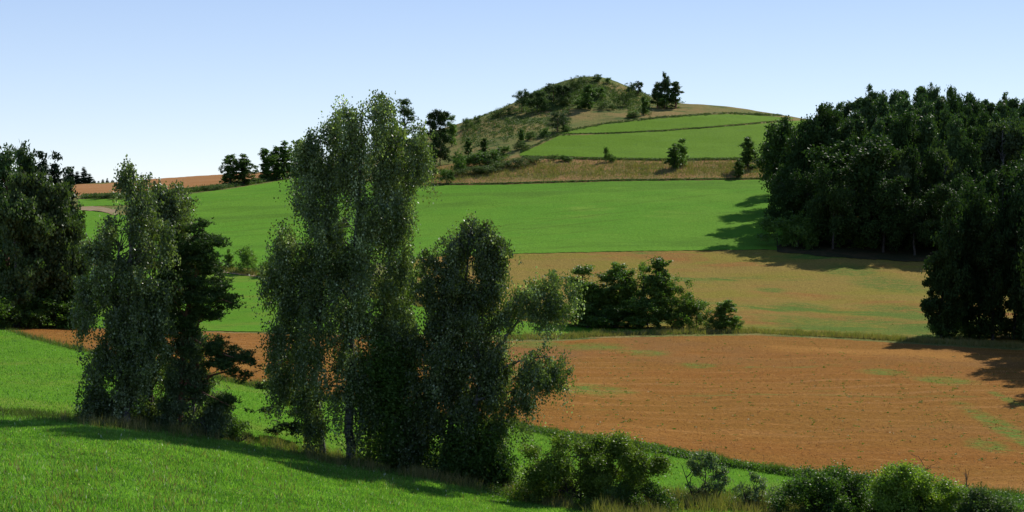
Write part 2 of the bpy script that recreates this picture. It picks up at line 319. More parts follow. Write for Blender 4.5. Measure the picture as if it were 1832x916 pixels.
field('ripe_hill_field', M['browntop'], [(-60,352),(60,352),(210,350),(330,341),(400,329),(460,319),(540,305),(600,298)], [(-60,338),(140,337),(300,322),(400,311),(470,303),(540,296),(600,290)], -60, 600, .08, 4, 20, extend=25)
field('upper_green_strip', M['field'], [(140,370),(210,368),(235,366)], [(140,357),(235,356)], 140, 236, .08, 4, 10)
field('grass_bank', M['terrace'], [(740,332),(900,330),(1100,324),(1370,321),(1470,317)], [(740,300),(940,281),(1180,286),(1400,284),(1470,280)], 740, 1470, .07, 4, 20)
field('terrace_field', M['fieldb'], [(930,279),(1000,280),(1180,285),(1400,283),(1500,280)], [(930,276),(1002,243),(1080,241),(1180,236),(1290,228),(1420,217),(1500,212)], 930, 1500, .10, 4, 30)
field('upper_terrace_field', M['fieldb'], [(1003,240),(1080,238),(1180,233),(1290,225),(1400,215),(1420,213)], [(1003,236),(1080,223),(1180,212),(1240,207),(1310,205),(1400,210),(1420,212)], 1003, 1420, .10, 4, 20)
field('hilltop_slope', M['knob'], [(930,200),(1000,196),(1060,193),(1140,192),(1165,192)], [(930,192),(960,172),(1000,150),(1040,137),(1068,132),(1095,140),(1130,156),(1165,176)], 930, 1164, .12, 4, 30, extend=3)
field('dirt_track', M['track'], [(396,489),(500,502),(640,525)], [(396,487),(500,499),(640,522)], 396, 640, .14, 4, 4, .1)
field('upper_dirt_track', M['track'], [(145,377),(180,379),(212,388)], [(145,370),(180,371),(212,377)], 145, 212, .16, 4, 4, .3)
field('valley_track', M['track'], [(876,566),(930,569),(985,574)], [(876,563),(930,566),(985,572)], 876, 985, .14, 4, 3, .1)
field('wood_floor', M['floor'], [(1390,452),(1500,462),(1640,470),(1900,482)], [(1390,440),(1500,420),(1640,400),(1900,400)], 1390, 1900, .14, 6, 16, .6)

# ------------------------------------------------------------------ vegetation builders
def unit(v): return v / np.maximum(np.linalg.norm(v, axis=1, keepdims=True), 1e-9)
def leafquads(P, size, rng, mode='leaf', asp=.6, out=None):
    n = len(P)
    if mode == 'hang': t = unit(np.c_[rng.randn(n, 2) * .45, -np.ones(n)])
    elif mode == 'up': t = unit(np.c_[rng.randn(n, 2) * .6, rng.rand(n) * 1.2])
    elif mode == 'flat': t = unit(np.c_[rng.randn(n, 2), rng.randn(n) * .35])
    else: t = unit(rng.randn(n, 3))
    r = rng.randn(n, 3) + (np.array([0, 0, .8]) if mode in ('leaf', 'flat') else 0)
    b = unit(np.cross(t, r)); s = (size * (.65 + .7 * rng.rand(n)))[:, None] / 2
    V = np.stack([P - t * s, P - b * s * asp, P + t * s, P + b * s * asp], 1).reshape(-1, 3)
    return V
def sample(lobes, n, rng, power=.42, gap=.0):
    Lb = np.array(lobes); w = Lb[:, 3] * Lb[:, 4] * Lb[:, 5]; w = w ** .8; w /= w.sum()
    ph = rng.rand(6) * 6.28; out = []
    while sum(map(len, out)) < n:
        m = int(n * 1.5) + 50; k = rng.choice(len(Lb), m, p=w)
        d = unit(rng.randn(m, 3)) * (rng.rand(m, 1) ** power); p = Lb[k, :3] + d * Lb[k, 3:6]
        if gap:
            sc = 2.6 / max(.6, np.median(Lb[:, 3]) * 3)
            g = np.sin(p[:, 0] * sc + ph[0]) + np.sin(p[:, 1] * sc * 1.1 + ph[1]) + np.sin(p[:, 2] * sc * 1.3 + ph[2] + .8 * np.sin(p[:, 0] * sc * 1.7))
            p = p[g > -3 + 6 * gap * .5]
        out.append(p)
    return np.concatenate(out)[:n]
def sublobes(lobes, rng, rad, per, stretch=1.0, power=.36):
    """break smooth lobes into many small uneven clumps, some poking out of the outline"""
    o = []
    for l in lobes:
        l = np.array(l); k = max(3, int(per * (l[3] * l[5]) / (rad * rad * stretch)))
        p = l[:3] + unit(rng.randn(k, 3)) * (rng.rand(k, 1) ** power) * l[3:6] * (1.0 + .16 * rng.rand(k, 1) ** 2)
        r = rad * (.45 + .9 * rng.rand(k) ** 1.3)
        for q_, a in zip(p, r): o.append((*q_, a, a, a * stretch * rng.uniform(.7, 1.2)))
    return o
def crownmesh(name, lobes, style, n, size, mat, rng, clump=.5, strand=1.2, gap=.15):
    """n leaves spread over clumps, hanging strands or needle tufts inside a union of ellipsoids"""
    if style == 'birch':
        k = 14; ns = max(1, n // k); bt = 9; nb = max(2, ns // bt); q0 = sample(lobes, nb, rng, .36, gap); Lb_ = strand * (.25 + 1.1 * rng.rand(nb) ** 1.6)
        # branchlets hang in tassels: several strands from one spray
        tt = rng.rand(nb); ns = nb * bt; sp_ = rng.uniform(.08, .26, (nb, 1, 1)) * min(2.2, size / .1) ** .7
        p0 = (q0[:, None] + rng.randn(nb, bt, 3) * sp_ * np.array([1, 1, .7])).reshape(-1, 3); Ls = np.repeat(Lb_, bt) * (.6 + .5 * rng.rand(ns))
        t = (np.arange(k) + rng.rand(ns, k)) / k
        sway = rng.randn(ns, 1, 2) * .12 * Ls[:, None, None] * t[..., None]
        P = p0[:, None] + np.dstack([sway, -Ls[:, None] * t]) + rng.randn(ns, k, 3) * np.array([.07, .07, .05]) * (size / .1)
        V = leafquads(P.reshape(-1, 3), size, rng, 'hang', .75); tint = np.repeat(tt, k * bt) * .6 + rng.rand(ns * k) * .4
    elif style == 'pine':
        k = 12; tu = 10; ns = max(1, n // (k * tu)); p0 = sample(lobes, ns, rng, .45, gap)
        c = p0[:, None] + rng.randn(ns, tu, 3) * np.array([clump, clump, clump * .35]); c = c.reshape(-1, 3)
        ax_ = unit(np.c_[rng.randn(len(c), 2) * .6, .5 + rng.rand(len(c))])
        d = unit(ax_[:, None] * .9 + rng.randn(len(c), k, 3) * .75); Ln = size * (.7 + .6 * rng.rand(len(c), k, 1))
        b0 = c[:, None] + d * Ln * .05; tip = c[:, None] + d * Ln; sd = np.cross(d, rng.randn(len(c), k, 3)); sd /= np.linalg.norm(sd, axis=2, keepdims=True) + 1e-9
        V = np.stack([b0 - sd * size * .07, b0 + sd * size * .07, tip + sd * size * .04, tip - sd * size * .04], 2).reshape(-1, 3)
        tint = np.repeat(rng.rand(len(c)), k)
    else:
        k = 40 if style != 'far' else 22; ns = max(1, n // k); p0 = sample(lobes, ns, rng, .40, gap)
        fl = .45 if style == 'layer' else .8
        P = (p0[:, None] + rng.randn(ns, k, 3) * np.array([clump, clump, clump * fl]) * (.6 + .8 * rng.rand(ns, 1, 1))).reshape(-1, 3)
        md = 'flat' if style == 'layer' else ('up' if style == 'upleaf' else 'leaf')
        V = leafquads(P, size, rng, md, .4 if md == 'up' else .7); tint = np.repeat(rng.rand(ns), k) * .6 + rng.rand(ns * k) * .4
    return mesh(name, V, np.arange(len(V)).reshape(-1, 4), tint, mat)
def tube(path, sides=7):
    P = np.array([p[:3] for p in path], float); R = np.array([p[3] for p in path]); m = len(P)
    T = unit(np.gradient(P, axis=0)); ref = np.array([0, 1, .05]) if abs(T[:, 1]).mean() < .8 else np.array([1, 0, 0])
    a = unit(np.cross(T, ref)); b = np.cross(T, a); an = np.arange(sides) / sides * 6.2832
    V = P[:, None] + R[:, None, None] * (np.cos(an)[None, :, None] * a[:, None] + np.sin(an)[None, :, None] * b[:, None])
    I = np.arange(m * sides).reshape(m, sides); J = np.roll(I, -1, 1)
    Q = np.stack([I[:-1], J[:-1], J[1:], I[1:]], -1).reshape(-1, 4)
    return V.reshape(-1, 3), Q
def tubes(name, paths, mat, sides=7):
    Vs, Qs, o = [], [], 0
    for p in paths: v, q_ = tube(p, sides); Vs.append(v); Qs.append(q_ + o); o += len(v)
    return mesh(name, np.concatenate(Vs), np.concatenate(Qs), None, mat, True)
def wig(path, rng, k=.04, sub=4):
    P = np.array(path, float); t = np.linspace(0, len(P) - 1, (len(P) - 1) * sub + 1); Z = np.stack([np.interp(t, np.arange(len(P)), P[:, i]) for i in range(4)], 1)
    ln = np.linalg.norm(P[-1, :3] - P[0, :3]); Z[1:-1, :2] += rng.randn(len(Z) - 2, 2) * k * ln / sub; return Z
def branch(a, b, r0, r1, rng, arch=.15):
    a = np.array(a); b = np.array(b); t = np.linspace(0, 1, 7)[:, None]; d = np.linalg.norm(b - a)
    P = a + (b - a) * t + np.array([0, 0, 1]) * (np.sin(t * math.pi) * arch * d) + np.r_[[[0, 0, 0]], rng.randn(5, 3) * .035 * d, [[0, 0, 0]]]
    return np.c_[P, r0 + (r1 - r0) * t[:, 0]]
def trunkpt(path, z):
    P = np.array(path); z = min(z, P[-1, 2]); return np.array([np.interp(z, P[:, 2], P[:, i]) for i in range(4)])

def near_tree(name, label, cat, ub, vb, trunks, lobes, style, n, size, mat, bark, seed, limbs=6, twigs=40, strand=1.2, clump=.45, gap=.15, extra=None, group=None, dy=0, limbpx=(), srad=.45, sper=1.7, wide=1.13, st=None):
    """a tree told by its outline in the photograph, at the scale of the spot it stands on"""
    rng = np.random.RandomState(seed); g = hit(ub, vb)[0]; d = g[1] + dy; s = d / F
    x0 = (ub - W / 2) / F * d; base = np.array([x0, d, float(terr(x0, d))])
    root = empty(name, base - np.array([0, 0, .05]), label, cat, group)
    zc = lambda v: -(v - vb) * s + 0
    tp = []
    for tr in trunks:
        P = [((u - ub) * s, (dd if len_ > 3 else 0), zc(v), r) for (u, v, r, *rest) in tr for dd, len_ in [((rest[0] if rest else 0), 3 + len(rest))]]
        Z = wig(P, rng, .016); tp.append(Z); link('trunk', tubes('trunk', [Z], bark, 9), root)
    LB = []
    for (u, v, ru, rv, *r) in lobes:
        yy = r[0] if r else 0; ry = min(max(ru, .6 * rv) * s, 2.6) if len(r) < 2 else r[1]
        LB.append(((u - ub) * s, yy, zc(v), ru * s * wide, ry, rv * s * 1.04))
    for lp in limbpx:
        P = [((u - ub) * s, dd, zc(v), r) for (u, v, r, dd) in lp]; link('limb', tubes('limb', [wig(P, rng, .03)], bark, 6), root)
    for i in range(limbs):
        T = tp[i % len(tp)]; l = LB[rng.randint(len(LB))]; e = np.array(l[:3]) + unit(rng.randn(1, 3))[0] * np.array(l[3:]) * .5
        zz = min(max(e[2] - rng.uniform(.8, 2.8), T[-1][2] * .2), T[-1][2] * .9); a = trunkpt(T, zz)
        link('limb', tubes('limb', [branch(a[:3], e, max(.02, a[3] * .5), .015, rng)], bark, 6), root)
    tw = []
    for e in sample(LB, twigs, rng, .6):
        T = tp[rng.randint(len(tp))]; zz = min(max(e[2] - rng.uniform(.4, 2.2), T[-1][2] * .15), T[-1][2] * .95); a = trunkpt(T, zz)
        if abs(e[0] - a[0]) < 3.2: tw.append(branch(a[:3], e, .028, .006, rng, .08))
    if tw: link('twigs', tubes('twigs', tw, bark, 4), root, kind='stuff')
    LB = sublobes(LB, rng, srad, sper, st or (1.5 if style == 'birch' else (.6 if style == 'pine' else 1.0)))
    link('crown', crownmesh('crown', LB, style, n, size, mat, rng, clump, strand, gap), root)
    if extra:
        for (lb, st, nn, sz, mt) in extra:
            E = [((u - ub) * s, (r[0] if r else 0), zc(v), ru * s, max(ru, .5 * rv) * s, rv * s) for (u, v, ru, rv, *r) in lb]
            E = sublobes(E, rng, .3, 1.6, 1.4 if st == 'birch' else 1)
            link('lower_foliage', crownmesh('lower_foliage', E, st, nn, sz, mt, rng, clump, strand, gap), root)
    return root

def auto_lobes(kind, w, h, rng):
    """lobes of a crown of width w and height h; origin at the foot"""
    r = w / 2; o = []
    if kind == 'round':
        o.append((0, 0, h * .58, r * .72, r * .72, h * .34))
        for _ in range(16):
            a = rng.rand() * 6.28; z = rng.uniform(.18, .9); q_ = math.sqrt(max(.05, 1 - ((z - .52) / .5) ** 2)); k = rng.uniform(.22, .36)
            o.append((math.cos(a) * r * q_ * .72, math.sin(a) * r * q_ * .72, h * z, r * k, r * k, min(h * .13, r * k * 1.1)))
    elif kind == 'column':
        for z in np.linspace(.14, .9, 9):
            q_ = math.sin(math.pi * min(1, z * .92 + .12)) ** .6
            for _ in range(2):
                a = rng.rand() * 6.28; o.append((math.cos(a) * r * .38 * q_, math.sin(a) * r * .38 * q_, h * z, r * .58 * q_ + .05, r * .58 * q_ + .05, h * .09))
    elif kind == 'cone':
        for z in np.linspace(.05, .97, 26):
            q_ = (1 - z) ** .85 + .06
            for _ in range(2):
                a = rng.rand() * 6.28; o.append((math.cos(a) * r * .3 * q_, math.sin(a) * r * .3 * q_, h * z, r * .75 * q_ + .03, r * .75 * q_ + .03, h * .03 + .05))
    elif kind == 'pine':
        for _ in range(26):
            z = rng.uniform(.25, .93); q_ = min(1, (1.02 - z) ** .55 * 1.1); a = rng.rand() * 6.28; k = rng.uniform(.3, .45) * (.5 + .5 * q_)
            o.append((math.cos(a) * r * q_ * .66, math.sin(a) * r * q_ * .66, h * z, r * k, r * k, h * .045))
        o.append((0, 0, h * .95, r * .16, r * .16, h * .06)); o.append((0, 0, h * .87, r * .3, r * .3, h * .06)); o.append((0, 0, h * .65, r * .5, r * .5, h * .2))
    elif kind == 'shrub':
        for _ in range(12):
            a = rng.rand() * 6.28; z = rng.uniform(.15, .8); q_ = math.sqrt(max(.1, 1 - (z * .95) ** 2))
            o.append((math.cos(a) * r * q_ * .6, math.sin(a) * r * q_ * .6, h * z, r * .42, r * .42, h * .22))
        o.append((0, 0, h * .4, r * .75, r * .75, h * .4))
    elif kind == 'birch':
        for _ in range(18):
            z = rng.uniform(.28, .95); q_ = math.sqrt(max(.08, 1 - ((z - .5) / .5) ** 2)); a = rng.rand() * 6.28; k = rng.uniform(.28, .42)
            o.append((math.cos(a) * r * q_ * .6, math.sin(a) * r * q_ * .6, h * z, r * k, r * k, h * .06))
    return o
PROTO = {}
def proto(key, kind, asp, mat, bark, n, leaf, style, seed):
    """unit-height tree meshes (height 1 x scale 10), shared by the copies"""
    rng = np.random.RandomState(seed); h = 10.0; w = h * asp; lb = auto_lobes(kind, w, h, rng)
    top = h * (.9 if kind != 'shrub' else .5); tr = wig([(0, 0, -.3, .02 * h if kind != 'shrub' else .008 * h), (.02 * w, 0, h * .4, .013 * h), (0, .02 * w, top, .003 * h)], rng, .02)
    paths = [tr]
    if kind != 'shrub':
        for e in sample(lb, 12, rng, .6):
            a = trunkpt(tr, max(h * .15, e[2] - h * .14)); paths.append(branch(a[:3], e, .05, .015, rng))
    else:
        for e in sample(lb, 6, rng, .6): paths.append(branch((0, 0, 0), e, .05, .015, rng))
    tm = tubes('trunk', paths, bark, 6)
    if kind != 'cone': lb = sublobes(lb, rng, w * .10, 1.7, .6 if style == 'layer' else (1.6 if style == 'birch' else 1.0))
    cm = crownmesh('crown', lb, style, n, leaf, mat, rng, clump=w * .04, strand=h * .07, gap=.15)
    PROTO[key] = (tm, cm, asp)
KINDS = {}
def protos(key, kind, asp, mat, bark, n, leaf, style='leaf', count=3):
    KINDS[key] = [f'{key}{i}' for i in range(count)]
    for i in range(count): proto(f'{key}{i}', kind, asp * (1 + .12 * (i - 1)), mat, bark, n, leaf, style, hash_(key) + i)
def hash_(s): return sum(ord(c) * (i + 3) for i, c in enumerate(s)) % 9973
protos('decid', 'round', .75, M['leaf2'], M['bark'], 17000, .27, count=4)
protos('pinef', 'pine', .42, M['pine'], M['pbark'], 14000, .31, 'upleaf', count=4)
protos('spire', 'cone', .45, M['pine'], M['pbark'], 12000, .34, 'upleaf', count=3)
protos('spruce', 'cone', .36, M['spruce'], M['bark'], 13000, .26, 'upleaf', count=2)
protos('column', 'column', .42, M['leaf'], M['bark'], 12000, .26, count=3)
protos('shrub', 'shrub', 1.1, M['leaf'], M['bark'], 7000, .42, count=3)
protos('scrub', 'shrub', 1.7, M['scrub'], M['bark'], 4500, .5, count=3)
protos('dcol', 'column', .5, M['leaf2'], M['bark'], 14000, .24, count=3)
protos('birchf', 'birch', .5, M['birchfar'], M['bbark'], 16000, .22, 'birch', count=3)
protos('decrow', 'column', .5, M['fresh'], M['bark'], 14000, .22, 'leaf', count=3)
cnt = [0]; rq = random.Random(5)
def plant(key, name, label, cat, u, vb, vt, wpx=None, group=None, d=None, var=None, sink=.1):
    """one far tree or shrub: foot at pixel row vb (or distance d), top at row vt"""
    cnt[0] += 1; ks = KINDS[key]; pk = ks[(cnt[0] if var is None else var) % len(ks)]; tm, cm, asp = PROTO[pk]
    if d is None:
        g = hit(u, vb)[0]
    else:
        a, _ = raydir(u, 458); g = np.array([float(a) * d, d, float(terr(float(a) * d, d))])
    _, b = raydir(u, vt); h = max(.4, float(b) * g[1] - g[2])
    wx = (1.25 * wpx * g[1] / F) / (10 * asp) if wpx else h / 10
    root = empty(name, (g[0], g[1], g[2] - sink), label, cat, group)
    root.rotation_euler = (0, 0, rq.uniform(0, 6.28)); root.scale = (wx, wx, h / 10)
    link('trunk', tm, root); link('crown', cm, root)
    return root
# ------------------------------------------------------------------ foreground hedge line: large trees
B = M['birch']
near_tree('birch_tree', 'tallest weeping birch in the middle of the hedge row, with a broad drooping crown', 'tree', 620, 828,
  [[(622,832,.24),(624,700,.20),(632,520,.15),(640,330,.09),(650,190,.03)], [(572,812,.17,.6),(560,700,.14,.5),(568,560,.10,.3),(580,400,.05,0),(585,300,.02,0)],
   [(655,836,.13,1.0),(662,700,.11,1),(690,520,.07,.8),(705,350,.03,.4)]],
  [(655,205,52,34),(620,225,34,36),(690,215,34,36),(645,270,60,40),(590,300,42,52),(548,285,24,38),(556,262,16,20),(560,340,34,44),(668,330,62,60),(735,262,22,30),(752,272,16,22),(720,300,26,42),
   (600,400,62,66),(670,420,56,70),(575,470,56,60),(508,406,12,14),(530,436,18,26),(530,480,34,46),(640,500,70,70),(700,500,30,70),(560,560,64,60),(515,560,34,50),(500,545,16,26),(505,450,18,30),(500,495,18,32),(526,462,15,34),(705,370,26,50),(712,440,22,50),(705,520,26,56),(712,590,22,50),(700,640,28,40),
   (650,590,64,66),(530,630,52,56),(600,660,70,50),(680,640,40,60),(500,670,26,30),(575,710,46,46),(655,705,46,50),(640,775,22,30),(572,740,18,24)],
  'birch', 165000, .11, B, M['bbark'], 11, limbs=16, twigs=120, strand=1.9, gap=.22,
  extra=None)
near_tree('birch_tree', 'rounded weeping birch with a long limb reaching right over the brown field', 'tree', 805, 855,
  [[(800,858,.17),(806,740,.14),(815,600,.10),(835,470,.06),(850,385,.02)], [(760,850,.13,.8),(765,700,.10,.7),(790,560,.06,.3),(810,470,.03,0)], [(832,858,.15,-.3),(840,760,.12,-.4),(858,690,.09,-.4),(866,650,.06,-.4)]],
  [(848,392,20,20),(856,415,28,30),(862,440,26,40),(820,425,38,36),(790,450,30,28),(845,470,48,44),(790,500,36,50),(885,455,6,26),(852,560,40,36),(868,590,26,30),(838,640,44,34),(815,520,36,40),(870,520,20,34),(840,540,50,50),(775,560,40,40),(825,610,64,50),(760,640,54,56),(740,720,50,54),(815,690,60,60),
   (865,610,34,34),(860,700,44,50),(745,800,44,44),(800,790,56,60),(870,800,36,50),(845,850,30,20)],
  'birch', 125000, .11, B, M['bbark'], 12, limbs=10, twigs=90, strand=1.3, gap=.2,
  extra=[([(960,515,34,24,-.4),(975,530,40,26,-.5),(945,505,26,18,-.4),(1020,505,14,14,-.6),(990,505,30,20,-.6),(930,530,26,26,-.3),(1008,530,16,26,-.6),(912,548,22,16,-.2),(950,555,30,16,-.4)], 'birch', 13000, .105, B),
         ([(955,640,36,20,-.5),(970,655,36,22,-.6),(940,660,36,26,-.5),(890,730,26,30,-.4),(985,632,26,20,-.7),(920,650,34,26,-.4),(935,690,28,26,-.4),(905,700,30,34,-.4),(1000,655,10,16,-.7),(920,735,22,16,-.4)], 'birch', 16000, .105, B),
         ([(850,790,50,50,-.6),(880,825,30,26,-.8),(800,830,60,26,-.6),(735,820,34,34,0)], 'leaf', 16000, .13, M['leaf'])],
  limbpx=[[(858,690,.09,-.4),(885,620,.075,-.4),(915,585,.06,-.4),(940,548,.045,-.4),(975,515,.02,-.5)], [(860,700,.08,-.4),(900,650,.06,-.4),(940,635,.04,-.5),(985,630,.015,-.6)],
          [(842,760,.09,-.4),(850,710,.08,-.5),(880,700,.05,-.5),(930,690,.02,-.5)]])
near_tree('birch_tree', 'slender twin stemmed birch at the left end of the hedge row', 'tree', 218, 762,
  [[(222,765,.15),(226,640,.12),(228,500,.09),(236,380,.05),(240,300,.02)], [(208,762,.12,.5),(204,650,.10,.5),(196,540,.07,.4),(210,430,.03,.2)]],
  [(240,305,11,16),(238,330,18,18),(243,355,22,20),(248,390,40,32),(225,420,40,34),(268,430,34,40),(200,470,34,34),(250,490,44,50),(180,520,24,34),(215,560,44,50),(190,610,30,40),(225,640,40,40),(190,690,36,26),(160,715,24,16),(215,715,30,26),(150,500,10,16),(265,560,34,50),(170,440,18,20),(180,560,30,44),(240,600,40,44),(270,500,34,50),(190,400,14,16),(175,650,26,34),(245,680,26,30)],
  'birch', 72000, .105, B, M['bbark'], 13, limbs=10, twigs=80, strand=1.2, gap=.28)
near_tree('birch_tree', 'light leaved birch with straight dark stem between the twin stemmed birch and the pine', 'tree', 262, 764,
  [[(262,766,.12),(268,640,.10),(285,500,.07),(305,400,.04),(314,350,.015)]],
  [(314,352,20,20),(300,370,30,24),(305,385,38,32),(275,400,26,34),(325,410,26,34),(290,430,34,40),(300,480,34,40),(280,540,30,40),(262,600,24,40),(265,690,22,26),(262,725,18,18)],
  'birch', 52000, .105, B, M['bark'], 14, limbs=6, twigs=50, strand=1.1, gap=.28, dy=1.5)
near_tree('pine_tree', 'crooked scots pine with reddish leaning stem and horizontal branches over the brown field', 'tree', 322, 772,
  [[(316,774,.16),(320,690,.15),(326,600,.14),(336,540,.12),(352,490,.10),(360,440,.07),(362,400,.03)]],
  [(352,405,16,16),(376,410,16,16),(340,430,30,20),(372,440,24,20),(350,460,42,22),(385,470,18,18),(325,485,44,22),(370,495,34,20),(300,510,32,22),(345,525,44,22),(392,528,24,14),(415,535,18,14),(330,560,46,22),(372,552,24,14),(292,590,34,26),(330,605,30,18),(300,630,24,16),
   (385,618,24,12),(408,626,24,14),(432,632,20,14),(448,645,14,14),(398,648,30,14),(425,662,22,12),(440,672,14,9),(370,640,22,12),(380,706,20,11),(402,716,16,8),(340,690,24,16)],
  'pine', 130000, .22, M['pine'], M['pbark'], 15, limbs=8, twigs=40, clump=.17, gap=.12, srad=.30, st=.9, dy=-.4,
  limbpx=[[(352,490,.06,0),(375,520,.05,-.2),(415,535,.02,-.3)], [(328,590,.07,0),(370,615,.05,-.3),(440,640,.02,-.5)], [(322,670,.06,0),(360,695,.04,-.3),(410,718,.015,-.5)], [(340,530,.06,0),(320,500,.05,.3),(300,490,.02,.5)]])
near_tree('birch_sapling', 'bushy greyish young birch with foliage to the ground below the leaning pine', 'tree', 345, 775,
  [[(345,778,.06),(342,690,.045),(340,615,.015)]],
  [(338,615,14,16),(335,645,26,26),(350,680,38,32),(330,715,34,30),(375,720,32,30),(350,750,50,24),(395,755,22,20),(310,745,18,20)],
  'birch', 42000, .10, M['grey'], M['bbark'], 16, limbs=2, twigs=20, strand=.5, gap=.15, dy=-1.4)
near_tree('spruce_tree', 'thin half bare spruce with low dark branches against the left stem of the tallest birch', 'tree', 545, 800,
  [[(545,803,.12),(543,700,.10),(545,600,.06),(548,520,.02)]],
  [(540,560,26,10),(520,600,36,9),(505,640,34,9),(550,640,40,10),(500,670,28,8),(520,690,40,9),(480,700,24,7),(470,735,32,7),(505,725,28,8),(515,770,28,7),(540,745,26,8),(560,720,24,9),(490,775,14,5)],
  'pine', 50000, .17, M['spruce'], M['bark'], 17, limbs=0, twigs=12, clump=.12, gap=.1, dy=1.2,
  limbpx=[[(545,650,.05,0),(500,680,.03,-.2),(450,692,.012,-.3)], [(545,700,.05,0),(500,725,.035,-.2),(445,742,.012,-.3)], [(545,740,.05,0),(520,762,.03,-.2),(488,785,.012,-.3)], [(545,760,.04,0),(585,768,.02,-.2),(612,790,.01,-.2)]])
near_tree('pine_tree', 'dark pine tip rising behind the right shoulder of the tallest birch', 'tree', 715, 838,
  [[(715,840,.16),(718,600,.13),(722,400,.08),(724,215,.02)]],
  [(724,200,4,10),(725,214,8,7),(730,226,12,6),(719,234,12,6),(733,246,15,7),(715,254,14,7),(727,268,22,10),(736,288,20,11),(712,300,28,14),(730,325,28,14),(705,360,32,18),(700,410,34,22)],
  'pine', 40000, .18, M['pine'], M['bark'], 18, srad=.25, st=.8, limbs=3, twigs=10, clump=.14, gap=.1, dy=3.5)
near_tree('broadleaf_tree', 'dark dense low tree filling the gap between the tallest birch and the rounded birch', 'tree', 690, 842,
  [[(690,845,.12),(692,740,.09),(700,640,.04)], [(720,846,.08,.3),(724,760,.06,.3),(735,680,.02,.2)]],
  [(700,620,26,30),(690,670,40,40),(725,660,30,40),(680,730,40,44),(725,740,40,44),(690,800,44,36),(730,810,36,32)],
  'leaf', 27000, .13, M['leaf'], M['bark'], 19, limbs=4, twigs=30, clump=.28, gap=.2, dy=1.5)
S = M['yleaf']
def bush(name, label, ub, vb, lobes, n, size, mat, seed, style='leaf', cat='bush', clump=.22, twigs=24, stems=3, gap=.15, dy=0, group=None):
    v1 = min(l[1] for l in lobes); rg = np.random.RandomState(seed)
    tr = [[(ub + k * 14 - (stems - 1) * 7, vb + 3, .05), (ub + (k - (stems - 1) / 2) * 30, (v1 + vb) / 2 + 5, .03), (ub + (k - (stems - 1) / 2) * 44, v1 + 8, .01)] for k in range(stems)]
    r = near_tree(name, label, cat, ub, vb, tr, lobes, style, n, size, mat, M['bark'], seed, limbs=0, twigs=twigs, clump=clump, gap=gap, dy=dy, group=group, srad=.30, sper=1.1)
    for c in r.children:
        if c.name.split('.')[0] == 'trunk': c.name = 'stem'
    return r
bush('bush', 'large yellow green shrub with dark hollow side, just right of the rounded birch', 1040, 905,
  [(1105,788,24,20),(1060,800,40,22),(1015,812,40,24),(975,825,34,26),(1130,810,36,30),(1080,830,60,36),(1010,850,60,34),(950,860,38,28),(1130,850,46,34),(1160,850,26,30),(1060,880,70,28),(930,885,28,18),(990,888,40,20)],
  70000, .09, S, 31, clump=.17, twigs=40, stems=5)
bush('bush', 'low dark shrub under the right side of the large yellow green shrub', 1130, 912, [(1120,880,40,24),(1165,885,34,22),(1200,897,24,16),(1085,895,40,18)], 14000, .08, M['leaf'], 32, clump=.15, twigs=12, dy=-1.2)
bush('sapling', 'pale leaved upright sapling standing alone right of the large yellow green shrub', 1266, 905,
  [(1262,825,10,14),(1275,820,12,12),(1250,835,14,14),(1285,840,12,14),(1262,855,26,20),(1285,865,14,14),(1248,870,14,14),(1265,885,20,14)],
  5200, .13, M['grey'], 33, 'upleaf', 'tree', clump=.09, twigs=26, stems=3, gap=.3)
bush('sapling', 'smaller thin pale sapling left of the wide low shrub', 1352, 912,
  [(1350,850,12,10),(1362,862,10,12),(1335,868,12,12),(1355,885,18,14),(1340,900,14,10),(1370,895,12,12)],
  2600, .13, M['grey'], 34, 'upleaf', 'tree', clump=.08, twigs=10, stems=2, gap=.25)
bush('sapling', 'tiny few leaved shoot between the thin pale sapling and the wide low shrub', 1395, 918, [(1392,882,10,8),(1400,895,12,10)], 700, .12, M['grey'], 35, 'upleaf', 'tree', clump=.12, twigs=5, stems=1)
bush('bush', 'wide low shrub with dark shaded hollows at the bottom right', 1500, 925,
  [(1500,856,44,20),(1530,848,30,14),(1460,868,44,26),(1545,872,40,24),(1435,905,36,24),(1500,900,60,30),(1570,900,46,30),(1530,930,70,24)], 56000, .09, M['leaf'], 36, clump=.17, twigs=26, stems=4)
bush('bush', 'yellow flecked shrub right of the wide low shrub, bare twigs above it', 1650, 925,
  [(1650,850,50,20),(1590,852,34,18),(1610,868,36,22),(1690,868,40,22),(1630,895,60,30),(1700,900,50,28),(1660,925,70,24),(1740,898,34,20)], 60000, .09, S, 37, clump=.17, twigs=26, stems=4)
bush('bush', 'low green brown shrub sloping down at the right end of the bottom hedge', 1780, 930, [(1770,900,30,12),(1800,910,34,12),(1830,918,34,12),(1780,922,60,18)], 24000, .09, M['scrub'], 38, clump=.17, twigs=16)
for (ub, vb, vt, wd_, lab) in [(1652, 870, 815, 34, 'leafless forked twigs poking out above the yellow flecked shrub'), (1727, 880, 838, 16, 'short bare twig right of the forked twigs')]:
    rg = np.random.RandomState(ub); g = hit(ub, vb + 35)[0]; s = g[1] / F; hh = (vb + 35 - vt) * s
    r = empty('dead_branch', g, lab, 'branch')
    main = [branch((0, 0, 0), (rg.uniform(-1, 1) * wd_ * s * .4, .1, hh), .03, .008, rg)]
    for k in range(9):
        z = rg.uniform(.5, .95); a = trunkpt(main[0], hh * z * .9); main.append(branch(a[:3], a[:3] + np.array([rg.uniform(-1, 1) * wd_ * s, rg.uniform(-.3, .3), rg.uniform(.15, .6)]), .014, .005, rg))
    link('stem', tubes('stem', main[:1], M['bark'], 5), r); link('twigs', tubes('twigs', main[1:], M['bark'], 4), r, kind='stuff')
